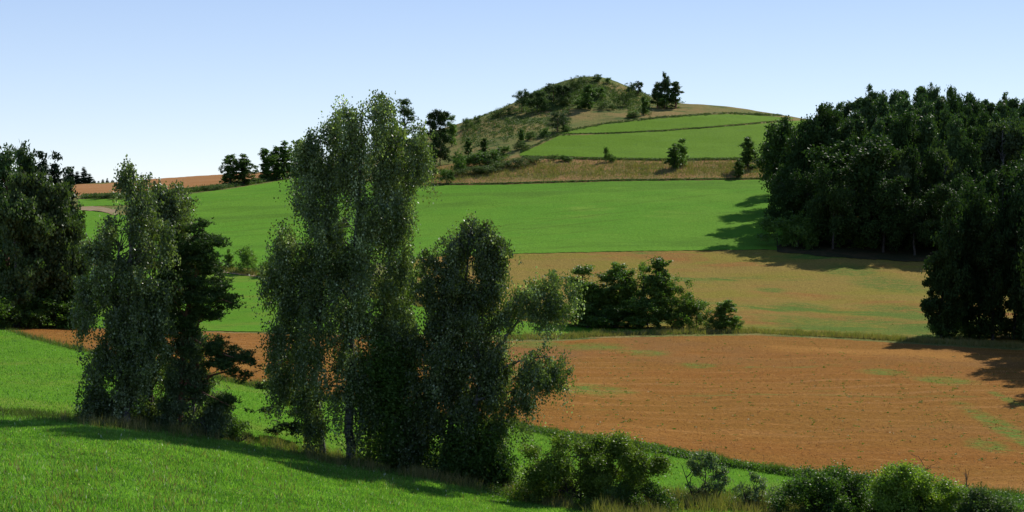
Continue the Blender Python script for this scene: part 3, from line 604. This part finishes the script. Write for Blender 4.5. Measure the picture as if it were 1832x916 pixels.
bush('bush', 'small dark shrub at the foot of the young grey birch, right side', 405, 788, [(400,765,22,16),(425,770,20,14),(385,778,18,12),(412,782,28,10)], 9000, .09, M['leaf'], 39, clump=.15, twigs=8)
bush('bush', 'leafy green shrub at the foot of the twin stemmed birch', 180, 756, [(170,725,26,18),(200,735,26,18),(155,738,20,12),(190,750,34,10)], 9000, .1, M['leaf'], 40, clump=.18, twigs=10, dy=.8)
bush('bush', 'leafy shrub with glossy leaves under the rounded birch', 860, 866, [(850,820,36,30),(885,830,26,26),(830,845,34,20),(880,855,30,14)], 15000, .11, M['leaf'], 41, clump=.2, twigs=10, dy=-.8)

# ------------------------------------------------------------------ left wood
LW = 'trees of the left wood'
for u, vb, vt, w, key, nm, lab in [
  (-60,578,270,110,'pinef','pine_tree','dark tree of the left wood at the very left edge'),
  (18,580,262,90,'pinef','pine_tree','tall dark pine in the left wood nearest the left edge'),
  (48,572,264,84,'pinef','pine_tree','dark pine with twin tip second from the left in the left wood'),
  (78,570,268,92,'spruce','spruce_tree','pointed dark conifer in the middle of the left wood'),
  (104,566,272,80,'spruce','spruce_tree','thin conifer rising highest at the right part of the left wood'),
  (70,584,300,90,'birchf','birch_tree','broad birch in front of the dark conifers of the left wood'),
  (28,586,340,90,'birchf','birch_tree','drooping birch in front of the pines at the far left'),
  (126,560,296,80,'spruce','spruce_tree','shorter conifer at the right side of the left wood'),
  (112,584,318,78,'birchf','birch_tree','light birch with straight dark stem at the right edge of the left wood'),
  (20,566,320,90,'decid','broadleaf_tree','shaded tree deep behind the front birches of the left wood'),
  (70,560,330,90,'decid','broadleaf_tree','round shaded tree behind the broad birch of the left wood')]:
    plant(key, nm, lab, 'tree', u, vb, vt, w, LW)
for i, (u, vt, w) in enumerate([(15,500,56),(50,490,56),(85,480,56),(118,470,50),(148,490,56),(30,530,60),(100,530,66),(140,535,50),(-30,490,80)]):
    lab = ['rounded undergrowth shrub at the left edge below the left wood','shaded undergrowth shrub under the drooping birch','dense shrub under the broad birch of the left wood','taller shrub under the light birch of the left wood',
           'shrub at the right corner of the left wood by the brown field','low shrub along the brown field near the left edge','low wide shrub along the brown field under the left wood','small shrub at the right foot of the left wood','shrub at the extreme left below the wood'][i]
    plant('shrub', 'undergrowth_shrub', lab, 'shrub', u, 584 if i < 5 else 588, vt, w * 1.3, 'undergrowth of the left wood')
for i, (u, vt, w) in enumerate([(128,300,22),(140,306,20),(152,298,20),(162,310,18)]):
    plant('spruce', 'spruce_tree', ['leftmost of the distant spruces beside the left wood','second distant spruce beside the left wood, slightly lower','tallest distant spruce on the skyline beside the left wood','last of the larger distant spruces, near the ripe field'][i], 'tree', u, 338, vt, w, 'distant spruces on the left skyline', d=452)
for i, (u, vt, w) in enumerate([(170,321,14),(178,323,12),(186,320,12),(194,318,10),(203,321,10),(212,325,10),(222,322,9)]):
    plant('spruce', 'spruce_tree', 'tiny far spruce poking over the skyline of the ripe field on the left', 'tree', u, 336, vt, w, 'tiny far spruces above the ripe field', d=470)

# ------------------------------------------------------------------ trees and shrubs on the skyline left of the hill
for key, u, vb, vt, w, lab in [
  ('column',412,333,274,32,'left one of the dark pair of trees on the field edge nearest the left wood'), ('column',436,332,275,40,'right one of the dark pair of trees on the field edge, low and round'),
  ('column',476,325,262,32,'left tree of the second dark clump on the skyline'), ('column',494,323,260,32,'middle tree of the second dark clump on the skyline'), ('column',510,321,252,34,'taller right tree of the second dark clump on the skyline'),
  ('column',538,314,246,32,'dark skyline tree partly hidden by the left shoulder of the tallest birch'), ('decrow',560,312,262,30,'skyline tree hidden behind the tallest birch')]:
    plant(key, 'broadleaf_tree', lab, 'tree', u, vb, vt, w, 'trees along the upper field edge')
for i, (u, vb, vt, w) in enumerate([(182,356,345,40),(215,356,346,30),(250,352,343,26),(330,344,334,40),(372,341,331,44),(455,328,320,26)]):
    plant('scrub', 'hedge_bush', ['low dark hedge bush by the upper green strip','hedge bush right of the low dark one by the upper green strip','hedge bush behind the twin stemmed birch','low hedge bush on the edge of the ripe field','long hedge bush left of the first pair of skyline trees','hedge bush between the two skyline clumps'][i], 'bush', u, vb, vt, w, 'hedge below the ripe field')

# ------------------------------------------------------------------ the hill
for key, nm, cat, u, vb, vt, w, lab in [
  ('decid','broadleaf_tree','tree',785,262,197,40,'dark round crowned tree on the skyline left of the hill, right of the tallest birch'),
  ('decrow','broadleaf_tree','tree',808,262,205,22,'pointed dark tree close against the right of the round crowned skyline tree'),
  ('scrub','bush','bush',835,232,210,24,'dark shrub on the skyline between the round crowned tree and the hill'),
  ('scrub','bush','bush',853,220,206,14,'small skyline shrub up the slope from the dark one'),
  ('decid','broadleaf_tree','tree',787,296,236,32,'mid green tree on the slope below the skyline tree'),
  ('column','broadleaf_tree','tree',768,300,255,30,'slim tree just left of the mid green slope tree'),
  ('shrub','bush','bush',765,322,280,38,'dark round bush low beside the right shoulder of the tallest birch'),
  ('shrub','bush','bush',799,328,302,26,'single round bush just above the green field edge'),
  ('shrub','bush','bush',817,312,262,28,'upright dark bush above the single round bush'),
  ('cone2','conifer','tree',838,278,246,16,'left one of two small dark conifers on the slope'),
  ('cone2','conifer','tree',866,276,245,18,'right one of two small dark conifers on the slope'),
  ('shrub','bush','bush',850,296,267,44,'broad dark bush below the two small conifers'),
  ('shrub','bush','bush',876,296,266,44,'broad bush continuing right of the one below the conifers'),
  ('shrub','bush','bush',900,286,260,28,'bush at the right end of the broad bushes on the slope'),
  ('scrub','bush','bush',840,313,297,57,'pale low bush mat below the broad dark bushes'),
  ('scrub','bush','bush',870,312,296,52,'pale low bush mat right of the first mat'),
  ('scrub','bush','bush',900,304,284,52,'grey green low bush near the left tip of the terrace field'),
  ('scrub','bush','bush',925,300,281,52,'low bush under the left tip of the terrace field'),
  ('scrub','bush','bush',955,293,279,36,'low scrub on the terrace edge right of its left tip'),
  ('column','broadleaf_tree','tree',933,266,228,14,'slender small tree left of the terrace field'),
  ('shrub','bush','bush',951,250,231,20,'rounded bush left of the pine on the terrace corner'),
  ('shrub','bush','bush',974,246,227,16,'small bush against the foot of the pine on the terrace corner'),
  ('scrub','bush','bush',935,268,252,30,'scrub along the slanted left edge of the terrace field'),
  ('pine2','pine_tree','tree',997,236,197,34,'bushy pine at the upper left corner of the terrace field'),
  ('shrub','bush','bush',1012,236,222,14,'small dark bush touching the right of the corner pine'),
  ('pine2','pine_tree','tree',933,200,157,24,'left one of the pair of dark trees on the left shoulder of the hill'),
  ('decid','broadleaf_tree','tree',961,201,160,30,'right one of the pair on the left shoulder of the hill, round crown'),
  ('pine2','pine_tree','tree',990,184,146,28,'dark tree on the upper left flank of the hilltop'),
  ('decid','broadleaf_tree','tree',1008,188,152,24,'rounded tree right of the one on the upper left flank'),
  ('scrub','bush','bush',905,205,190,30,'thin skyline scrub left of the pair on the hill shoulder'),
  ('scrub','bush','bush',890,210,197,22,'low skyline scrub further down the left shoulder of the hill'),
  ('scrub','bush','bush',1025,160,138,28,'scrub bush on the skyline of the hilltop left side'),
  ('scrub','bush','bush',1045,146,134,26,'dark scrub bush just left of the summit'),
  ('shrub','bush','bush',1068,146,131,16,'small bush standing exactly on the summit'),
  ('shrub','bush','bush',1088,150,138,12,'small bush just right of the summit'),
  ('column','broadleaf_tree','tree',1052,196,150,22,'dark tree leaning on the middle of the hilltop front slope'),
  ('shrub','bush','bush',1040,194,172,24,'dark bush left of the tree on the front slope of the hilltop'),
  ('shrub','bush','bush',1070,176,156,24,'bush up right of the tree on the front slope of the hilltop'),
  ('scrub','bush','bush',1115,190,162,34,'green scrub patch on the right front slope of the hilltop'),
  ('scrub','bush','bush',1010,190,172,36,'green scrub patch on the left front slope of the hilltop'),
  ('scrub','bush','bush',1085,195,180,30,'low green scrub at the middle foot of the hilltop'),
  ('pine2','pine_tree','tree',1130,172,146,16,'small wind bent pine on the right skyline of the hilltop'),
  ('pine2','pine_tree','tree',1142,172,142,14,'second small wind bent pine on the right skyline of the hilltop'),
  ('column','broadleaf_tree','tree',1152,206,170,14,'narrow dark tree left of the big pine group'),
  ('shrub','bush','bush',1136,210,196,26,'dark bush at the foot of the narrow dark tree'),
  ('pinef','pine_tree','tree',1176,193,146,24,'left pine of the big dark group on the right hill shoulder'),
  ('pinef','pine_tree','tree',1189,194,130,20,'tallest spiky pine of the big dark group on the right hill shoulder'),
  ('pinef','pine_tree','tree',1209,194,144,26,'right pine of the big dark group on the right hill shoulder'),
  ('shrub','bush','bush',1193,194,165,44,'dark understory bush beneath the big pine group'),
  ('scrub','bush','bush',1358,207,200,10,'tiny lone bush on the right skyline of the hill'),
  ('scrub','bush','bush',989,287,275,18,'low shrub on the lower terrace edge, leftmost of the scattered ones'),
  ('shrub','bush','bush',1012,289,276,24,'low dark shrub on the lower terrace edge'),
  ('shrub','bush','bush',1084,290,262,10,'thin upright shrub on the lower terrace edge'),
  ('shrub','bush','bush',1093,291,270,16,'rounded shrub touching the thin upright one on the lower terrace edge'),
  ('column','broadleaf_tree','tree',1206,304,256,26,'dark oval tree on the grass bank, left of its paler neighbour'),
  ('decrow','broadleaf_tree','tree',1220,298,246,24,'paler taller tree behind the dark oval tree on the grass bank'),
  ('column','broadleaf_tree','tree',1338,304,242,34,'tall lone tree on the right part of the grass bank'),
  ('column','broadleaf_tree','tree',1322,318,284,22,'small dark tree at the left foot of the tall lone tree')]:
    if key == 'cone2': key = 'column'
    if key == 'pine2': key = 'pine2'
    if key == 'pine2' and 'pine2' not in KINDS: protos('pine2', 'round', .7, M['pine'], M['pbark'], 11000, .32, 'upleaf', count=3)
    plant(key, nm, lab, cat, u, vb, vt, w, 'trees and shrubs on the hill')

# ------------------------------------------------------------------ mid distance shrubs
protos('freshbush', 'shrub', 1.1, M['fresh'], M['bark'], 8000, .34, count=2)
MB = 'bushes between the meadow and the green field'
for key, u, vb, vt, w, lab in [('decrow',410,484,444,18,'thin small tree by the dirt track right of the crooked pine'), ('freshbush',443,490,436,40,'pale round bush above the dirt track'),
  ('shrub',488,496,452,44,'dark round bush above the dirt track left of the tallest birch'), ('shrub',524,496,464,36,'dark bush half hidden by the left edge of the tallest birch'),
  ('shrub',740,538,458,64,'large dark bush seen between the tallest birch and the rounded birch'), ('shrub',712,540,480,50,'dark bush behind the right edge of the tallest birch')]:
    plant(key, 'bush' if 'b' in key else 'broadleaf_tree', lab, 'bush' if 'b' in key else 'tree', u, vb, vt, w, MB)
AL = 'young trees between the brown field and the dry meadow'
for key, u, vb, vt, w, lab in [('decrow',1042,582,472,66,'leftmost young tree of the row in the dry meadow, beside the reaching birch branch'), ('freshbush',1058,586,508,62,'low dense tree right of the leftmost one in the row'),
  ('decrow',1108,584,458,60,'airy light green young tree in the middle of the row'), ('decrow',1086,584,486,66,'thin young tree left of the airy one'), ('decrow',1150,586,466,50,'dark tree left of the tallest in the row'), ('decrow',1066,584,498,60,'young tree between the leftmost one and the thin one'),
  ('column',1178,586,453,50,'tallest dark tree of the row in the dry meadow'), ('freshbush',1200,588,488,62,'broad bushy tree right of the tallest in the row'), ('freshbush',1222,588,508,50,'bushy tree sloping down to the right in the row'), ('freshbush',1246,589,530,50,'low rounded tree at the right end of the row'), ('decrow',1132,586,500,50,'thin leafy tree in the gap between the airy and the dark trees'),
  ('decrow',1298,592,530,44,'pointed bushy tree standing apart right of the row'), ('freshbush',1280,592,556,34,'low shrub at the left foot of the pointed bushy tree'), ('freshbush',1314,593,560,26,'low shrub at the right foot of the pointed bushy tree'),
  ('shrub',1100,588,545,80,'dark undergrowth bush beneath the airy young tree'), ('shrub',1160,590,530,70,'dark undergrowth bush beneath the tallest dark tree'), ('shrub',1050,588,550,60,'undergrowth bush beneath the leftmost trees of the row')]:
    plant(key, 'bush' if 'b' in key else 'young_tree', lab, 'bush' if 'b' in key else 'tree', u, vb, vt, w, AL)

# ------------------------------------------------------------------ wood on the right
RW = 'front trees of the right wood'
for key, nm, u, d, vt, w, lab in [
  ('decid','broadleaf_tree',1408,262,218,76,'tree of the right wood on its left flank behind the corner tree'),
  ('decid','broadleaf_tree',1398,278,236,56,'smaller tree furthest back on the left flank of the right wood'),
  ('decid','broadleaf_tree',1404,248,226,70,'rounded tree just behind the left corner tree of the right wood'),
  ('decid','broadleaf_tree',1422,236,212,84,'large dark tree forming the left corner of the right wood'),
  ('decid','broadleaf_tree',1412,228,300,56,'lower dark tree at the left foot of the right wood'),
  ('decid','broadleaf_tree',1445,226,290,80,'dark tree at the front left of the right wood under the corner tree'),
  ('decid','broadleaf_tree',1472,236,192,70,'tree right of the corner tree with pale top on the skyline of the right wood'),
  ('decid','broadleaf_tree',1528,222,244,124,'big round crowned tree at the front of the right wood with lighter top'),
  ('decid','broadleaf_tree',1490,218,300,70,'dark lower tree at the left under the big round crown'),
  ('birchf','broadleaf_tree',1600,222,262,54,'small rounded tree right of the big round crown'),
  ('decid','broadleaf_tree',1580,216,320,70,'shaded lower tree in the front middle of the right wood'),
  ('decid','broadleaf_tree',1645,222,262,64,'light topped tree in the front middle of the right wood'),
  ('birchf','broadleaf_tree',1688,224,260,50,'pale topped tree right of the middle of the right wood'),
  ('decid','broadleaf_tree',1636,214,340,80,'low dark tree on the front edge of the right wood'),
  ('decid','broadleaf_tree',1733,226,254,44,'yellow green topped tree in front of the tall right trees'),
  ('decid','broadleaf_tree',1690,214,330,70,'shaded lower tree at the right front of the wood'),
  ('birchf','birch_tree',1792,232,208,84,'tall birch like tree at the right of the wood'),
  ('decid','broadleaf_tree',1740,216,300,80,'dark tree behind the top of the right grove'),
  ('decid','broadleaf_tree',1800,218,300,90,'dark tree behind the right grove at the picture edge'),
  ('decid','broadleaf_tree',1755,238,222,70,'dark rounded tree left of the tall birch like tree'),
  ('decid','broadleaf_tree',1850,222,260,90,'tree of the right wood at the very right edge'),
  ('decid','broadleaf_tree',1920,222,250,100,'tree of the right wood just beyond the right edge')]:
    plant(key, nm, lab, 'tree', u, 0, vt, w, RW, d=d + 8)
for i, u in enumerate(range(1388, 1900, 34)):
    plant('shrub', 'undergrowth_shrub', 'shaded undergrowth bush along the dark front edge of the right wood', 'shrub', u + rq.uniform(-8, 8), 0, 380 + rq.uniform(-20, 20), 66, 'undergrowth of the right wood', d=227 + rq.uniform(-2, 4))
k = 0
for row, (d, v0, st) in enumerate([(246,212,34),(258,196,32),(272,182,31),(288,168,30),(306,164,30),(326,160,32)]):
    u = 1452 + row * 7
    while u < 1990:
        edge = 1 - min(1, (u - 1452) / 110.0); hump = 10 * math.sin((u - 1480) / 90.0)
        vt = v0 + edge * 34 - hump * .5 + rq.uniform(-9, 12) + (10 if u > 1720 else 0)
        key = 'spire' if row > 2 and rq.random() < .4 else ('pinef' if row > 3 or rq.random() < .75 else 'decid')
        plant(key, 'broadleaf_tree' if key == 'decid' else 'pine_tree', ('dark pine whose top stands on the skyline of the right wood' if row > 3 else 'dark tree inside the right wood, below the skyline pines, above the front trees'), 'tree', u + rq.uniform(-8, 8), 0, vt, rq.uniform(46, 60) * 270 / d * .95, ('skyline pines of the right wood' if row > 3 else 'inner trees of the right wood'), d=d + rq.uniform(-4, 4))
        u += st * rq.uniform(.8, 1.2); k += 1

# ------------------------------------------------------------------ grove at the right edge
RG = 'trees of the right edge grove'
for key, u, vb, vt, w, lab in [
  ('dcol',1696,606,345,66,'leftmost thin stemmed tree of the right edge grove'), ('dcol',1684,606,428,54,'low leafy tree at the left front of the right edge grove'),
  ('decid',1726,602,338,84,'round topped tree second from the left in the right edge grove'), ('dcol',1752,606,330,70,'thin stemmed tree in the middle of the right edge grove'),
  ('decid',1790,600,304,110,'tallest broad crowned tree of the right edge grove'), ('dcol',1776,610,370,60,'small stemmed tree before the tallest one of the right edge grove'),
  ('dcol',1814,608,330,70,'thin stemmed tree near the right picture edge'), ('decid',1836,598,300,100,'large tree cut by the right picture edge'),
  ('decid',1885,606,300,110,'tree of the grove just outside the right edge'), ('decid',1935,625,310,110,'outer tree of the grove beyond the right edge'),
  ('decid',1885,648,300,92,'tall tree of the grove just beyond the right edge, nearer than the rest'), ('decid',1852,622,345,64,'slimmer tree of the grove on the right picture edge'),
  ('decid',1905,636,335,100,'near tree of the grove beyond the right edge'), ('decid',1965,640,320,120,'far right tree of the grove beyond the right edge'),
  ('decid',1925,662,340,100,'nearest tree of the grove beyond the right edge'), ('decid',1990,680,340,110,'last near tree of the grove beyond the right edge')]:
    plant(key, 'broadleaf_tree', lab, 'tree', u, vb, vt, w, RG)
for i, (u, vt, w) in enumerate([(1690,560,50),(1730,570,60),(1772,568,60),(1815,566,60),(1850,560,60)]):
    plant('shrub', 'undergrowth_shrub', ['leafy shrub at the left foot of the right edge grove','shrub under the second tree of the right edge grove','shrub under the middle of the right edge grove','shrub near the right picture edge under the grove','shrub at the picture edge under the large cut tree'][i], 'shrub', u, 606, vt, w, 'undergrowth of the right edge grove')

# ------------------------------------------------------------------ grasses
rg = np.random.RandomState(3)
P = STR['meadow_front']; P = P[:, P.shape[1] // 8:]
blades('meadow_grass', scatter(P, 210000, rg), .10, .04, M['grassb'], rg, .6, 'short bright green meadow grass covering the near slope', 'grass', .04)
blades('valley_grass', scatter(STR['meadow_behind_hedge'], 80000, rg), .10, .05, M['grassb'], rg, .6, 'bright green grass of the strip between the hedge row and the brown field', 'grass', .05)
blades('straw_stubble', scatter(STR['brown_stubble_field'], 30000, rg), .07, .06, M['strawb'], rg, .7, 'pale straw stubble on the brown field', 'stubble', .06)
blades('meadow_flowers', scatter(P, 500, rg), .12, .09, M['white'], rg, .3, 'scattered pale flower heads in the near meadow', 'flowers', .04)
def band(name, curve, u0, u1, wpx, n, h, w, mat, label, seed, clumpy=.5, cat='grass', style='blade', off=0):
    """tufts along a border that follows the terrain"""
    r = np.random.RandomState(seed); u = u0 + (u1 - u0) * r.rand(n * 3); dens = .5 + .5 * np.sin(u * .055 + seed) * np.sin(u * .021 + 2 * seed) + .3 * np.sin(u * .23)
    u = u[r.rand(len(u)) < (1 - clumpy) + clumpy * np.clip(dens, 0, 1)][:n]
    v = cur(curve, u) + (r.rand(len(u)) - .5 + .5 * (r.rand(len(u)) - .5)) * wpx; g = hit(u, v)[:, :2]
    if style == 'blade': return blades(name, g, h, w, mat, r, .5, label, cat, off)
    k = 16; q_ = np.repeat(np.c_[g, terr(g[:, 0], g[:, 1])], k, 0) + r.randn(len(g) * k, 3) * np.array([h * .6, h * .6, h * .28]) + np.array([0, 0, h * .4])
    V = leafquads(q_, w, r, 'leaf', .6)
    return link(name, mesh(name, V, np.arange(len(V)).reshape(-1, 4), np.repeat(r.rand(len(g)), k) * .6 + r.rand(len(g) * k) * .4, mat), kind='stuff', label=label, category=cat)
sh = lambda c, dv: [(a, b + dv) for a, b in c]
band('tall_grass', sh(hedge, 0), 100, 1300, 16, 15000, .42, .035, M['tallg'], 'tall dry golden grass in tufts along the foot of the hedge row', 1, 1.0)
band('rank_grass', hedge, -20, 1500, 14, 34000, .26, .035, M['vergeg'], 'rank green grass under the hedge row trees', 2)
band('field_margin_weeds', sh(brb, 1), 900, 1832, 5, 2600, .38, .10, M['leaf'], 'dark weeds on the lower margin of the brown field', 3, .4, 'weeds', 'bush')
band('field_margin_grass', brb, 0, 1832, 5, 22000, .4, .05, M['vergeg'], 'rough green grass on the lower margin of the brown field', 4, .3)
band('ditch_grass', sh(brt, -7), 900, 1832, 5, 16000, .4, .07, M['tallg'], 'rough green grass of the ditch above the brown field', 5, .5)
band('bank_shade_scrub', [(740,331),(900,329),(1100,323),(1370,320)], 740, 1370, 1, 1500, .32, .2, M['scrub'], 'dark line of weeds standing in for the shaded bank along the top of the green field', 6, .3, 'weeds', 'bush')  # dark tufts put in for the thin shadow line of the bank
band('terrace_shade_scrub', [(935,282),(1000,284),(1180,287),(1400,285)], 935, 1400, 2, 1500, .5, .22, M['scrub'], 'line of low scrub, also standing in for the shaded bank below the terrace field', 7, .5, 'scrub', 'bush')  # scrub that also draws the shaded bank as a dark line
band('terrace_divider', [(1000,240),(1080,239),(1180,235),(1290,227),(1400,217)], 1000, 1400, 1, 500, .22, .26, M['scrub'], 'grassy divider between the two terrace fields', 8, .1, 'scrub', 'bush')
band('slope_scrub', [(930,274),(985,247),(1010,236),(1080,222),(1180,211),(1300,203),(1400,207)], 930, 1400, 3, 900, .35, .24, M['scrub'], 'low scrub along the upper edge of the terrace fields', 9, .6, 'scrub', 'bush')
band('hilltop_scrub', [(930,190),(980,175),(1040,168),(1100,172),(1160,186)], 935, 1165, 34, 3000, .55, .3, M['scrub'], 'patchy low scrub covering the hilltop', 10, .6, 'scrub', 'bush')
band('left_slope_scrub', [(830,240),(880,225),(930,215),(1000,212)], 825, 1020, 50, 1500, .5, .3, M['scrub'], 'scattered low scrub on the dry left slope of the hill', 11, .6, 'scrub', 'bush')
band('edge_hedge', [(150,354),(230,352),(330,344),(400,336),(460,327),(540,312)], 150, 540, 3, 3400, .9, .3, M['scrub'], 'low dark hedge between the ripe field and the green field', 12, .2, 'hedge', 'bush')
band('meadow_edge_grass', sh(pth, -4), 0, 1000, 7, 26000, .5, .1, M['tallg'], 'dry grass verge along the dirt track', 13, .5)
band('grass_bank_tufts', [(740,316),(940,305),(1100,304),(1400,302)], 740, 1400, 26, 26000, .5, .14, M['tallg'], 'rough dry grass tufts on the bank above the green field', 14, .5)
band('bottom_weeds', [(1060,908),(1200,905),(1300,908),(1420,915),(1500,920)], 1060, 1440, 22, 9000, .55, .035, M['tallg'], 'straw coloured weeds between the shrubs at the bottom edge', 15, .8, 'weeds')
band('margin_bushes', [(900,884),(1000,892),(1180,900),(1400,900),(1832,905)], 880, 1850, 22, 2600, .45, .09, M['leaf'], 'tangled low brambles along the bottom hedge', 16, .7, 'brambles', 'bush')
band('meadow_tussocks', [(0,850),(300,860),(600,890),(900,925)], -20, 900, 170, 9000, .2, .045, M['tallg'], 'scattered dry stems and tussocks in the near meadow', 17, .9)
band('meadow_weeds', [(0,850),(300,860),(600,890),(900,925)], -20, 900, 180, 900, .12, .06, M['leaf'], 'low dark weeds scattered in the near meadow', 18, .9, 'weeds', 'bush')
band('brown_field_weeds', [(900,690),(1200,700),(1500,700),(1832,740)], 930, 1832, 180, 700, .14, .10, M['fresh'], 'sparse green weeds sprouting on the brown field', 19, .9, 'weeds', 'bush')
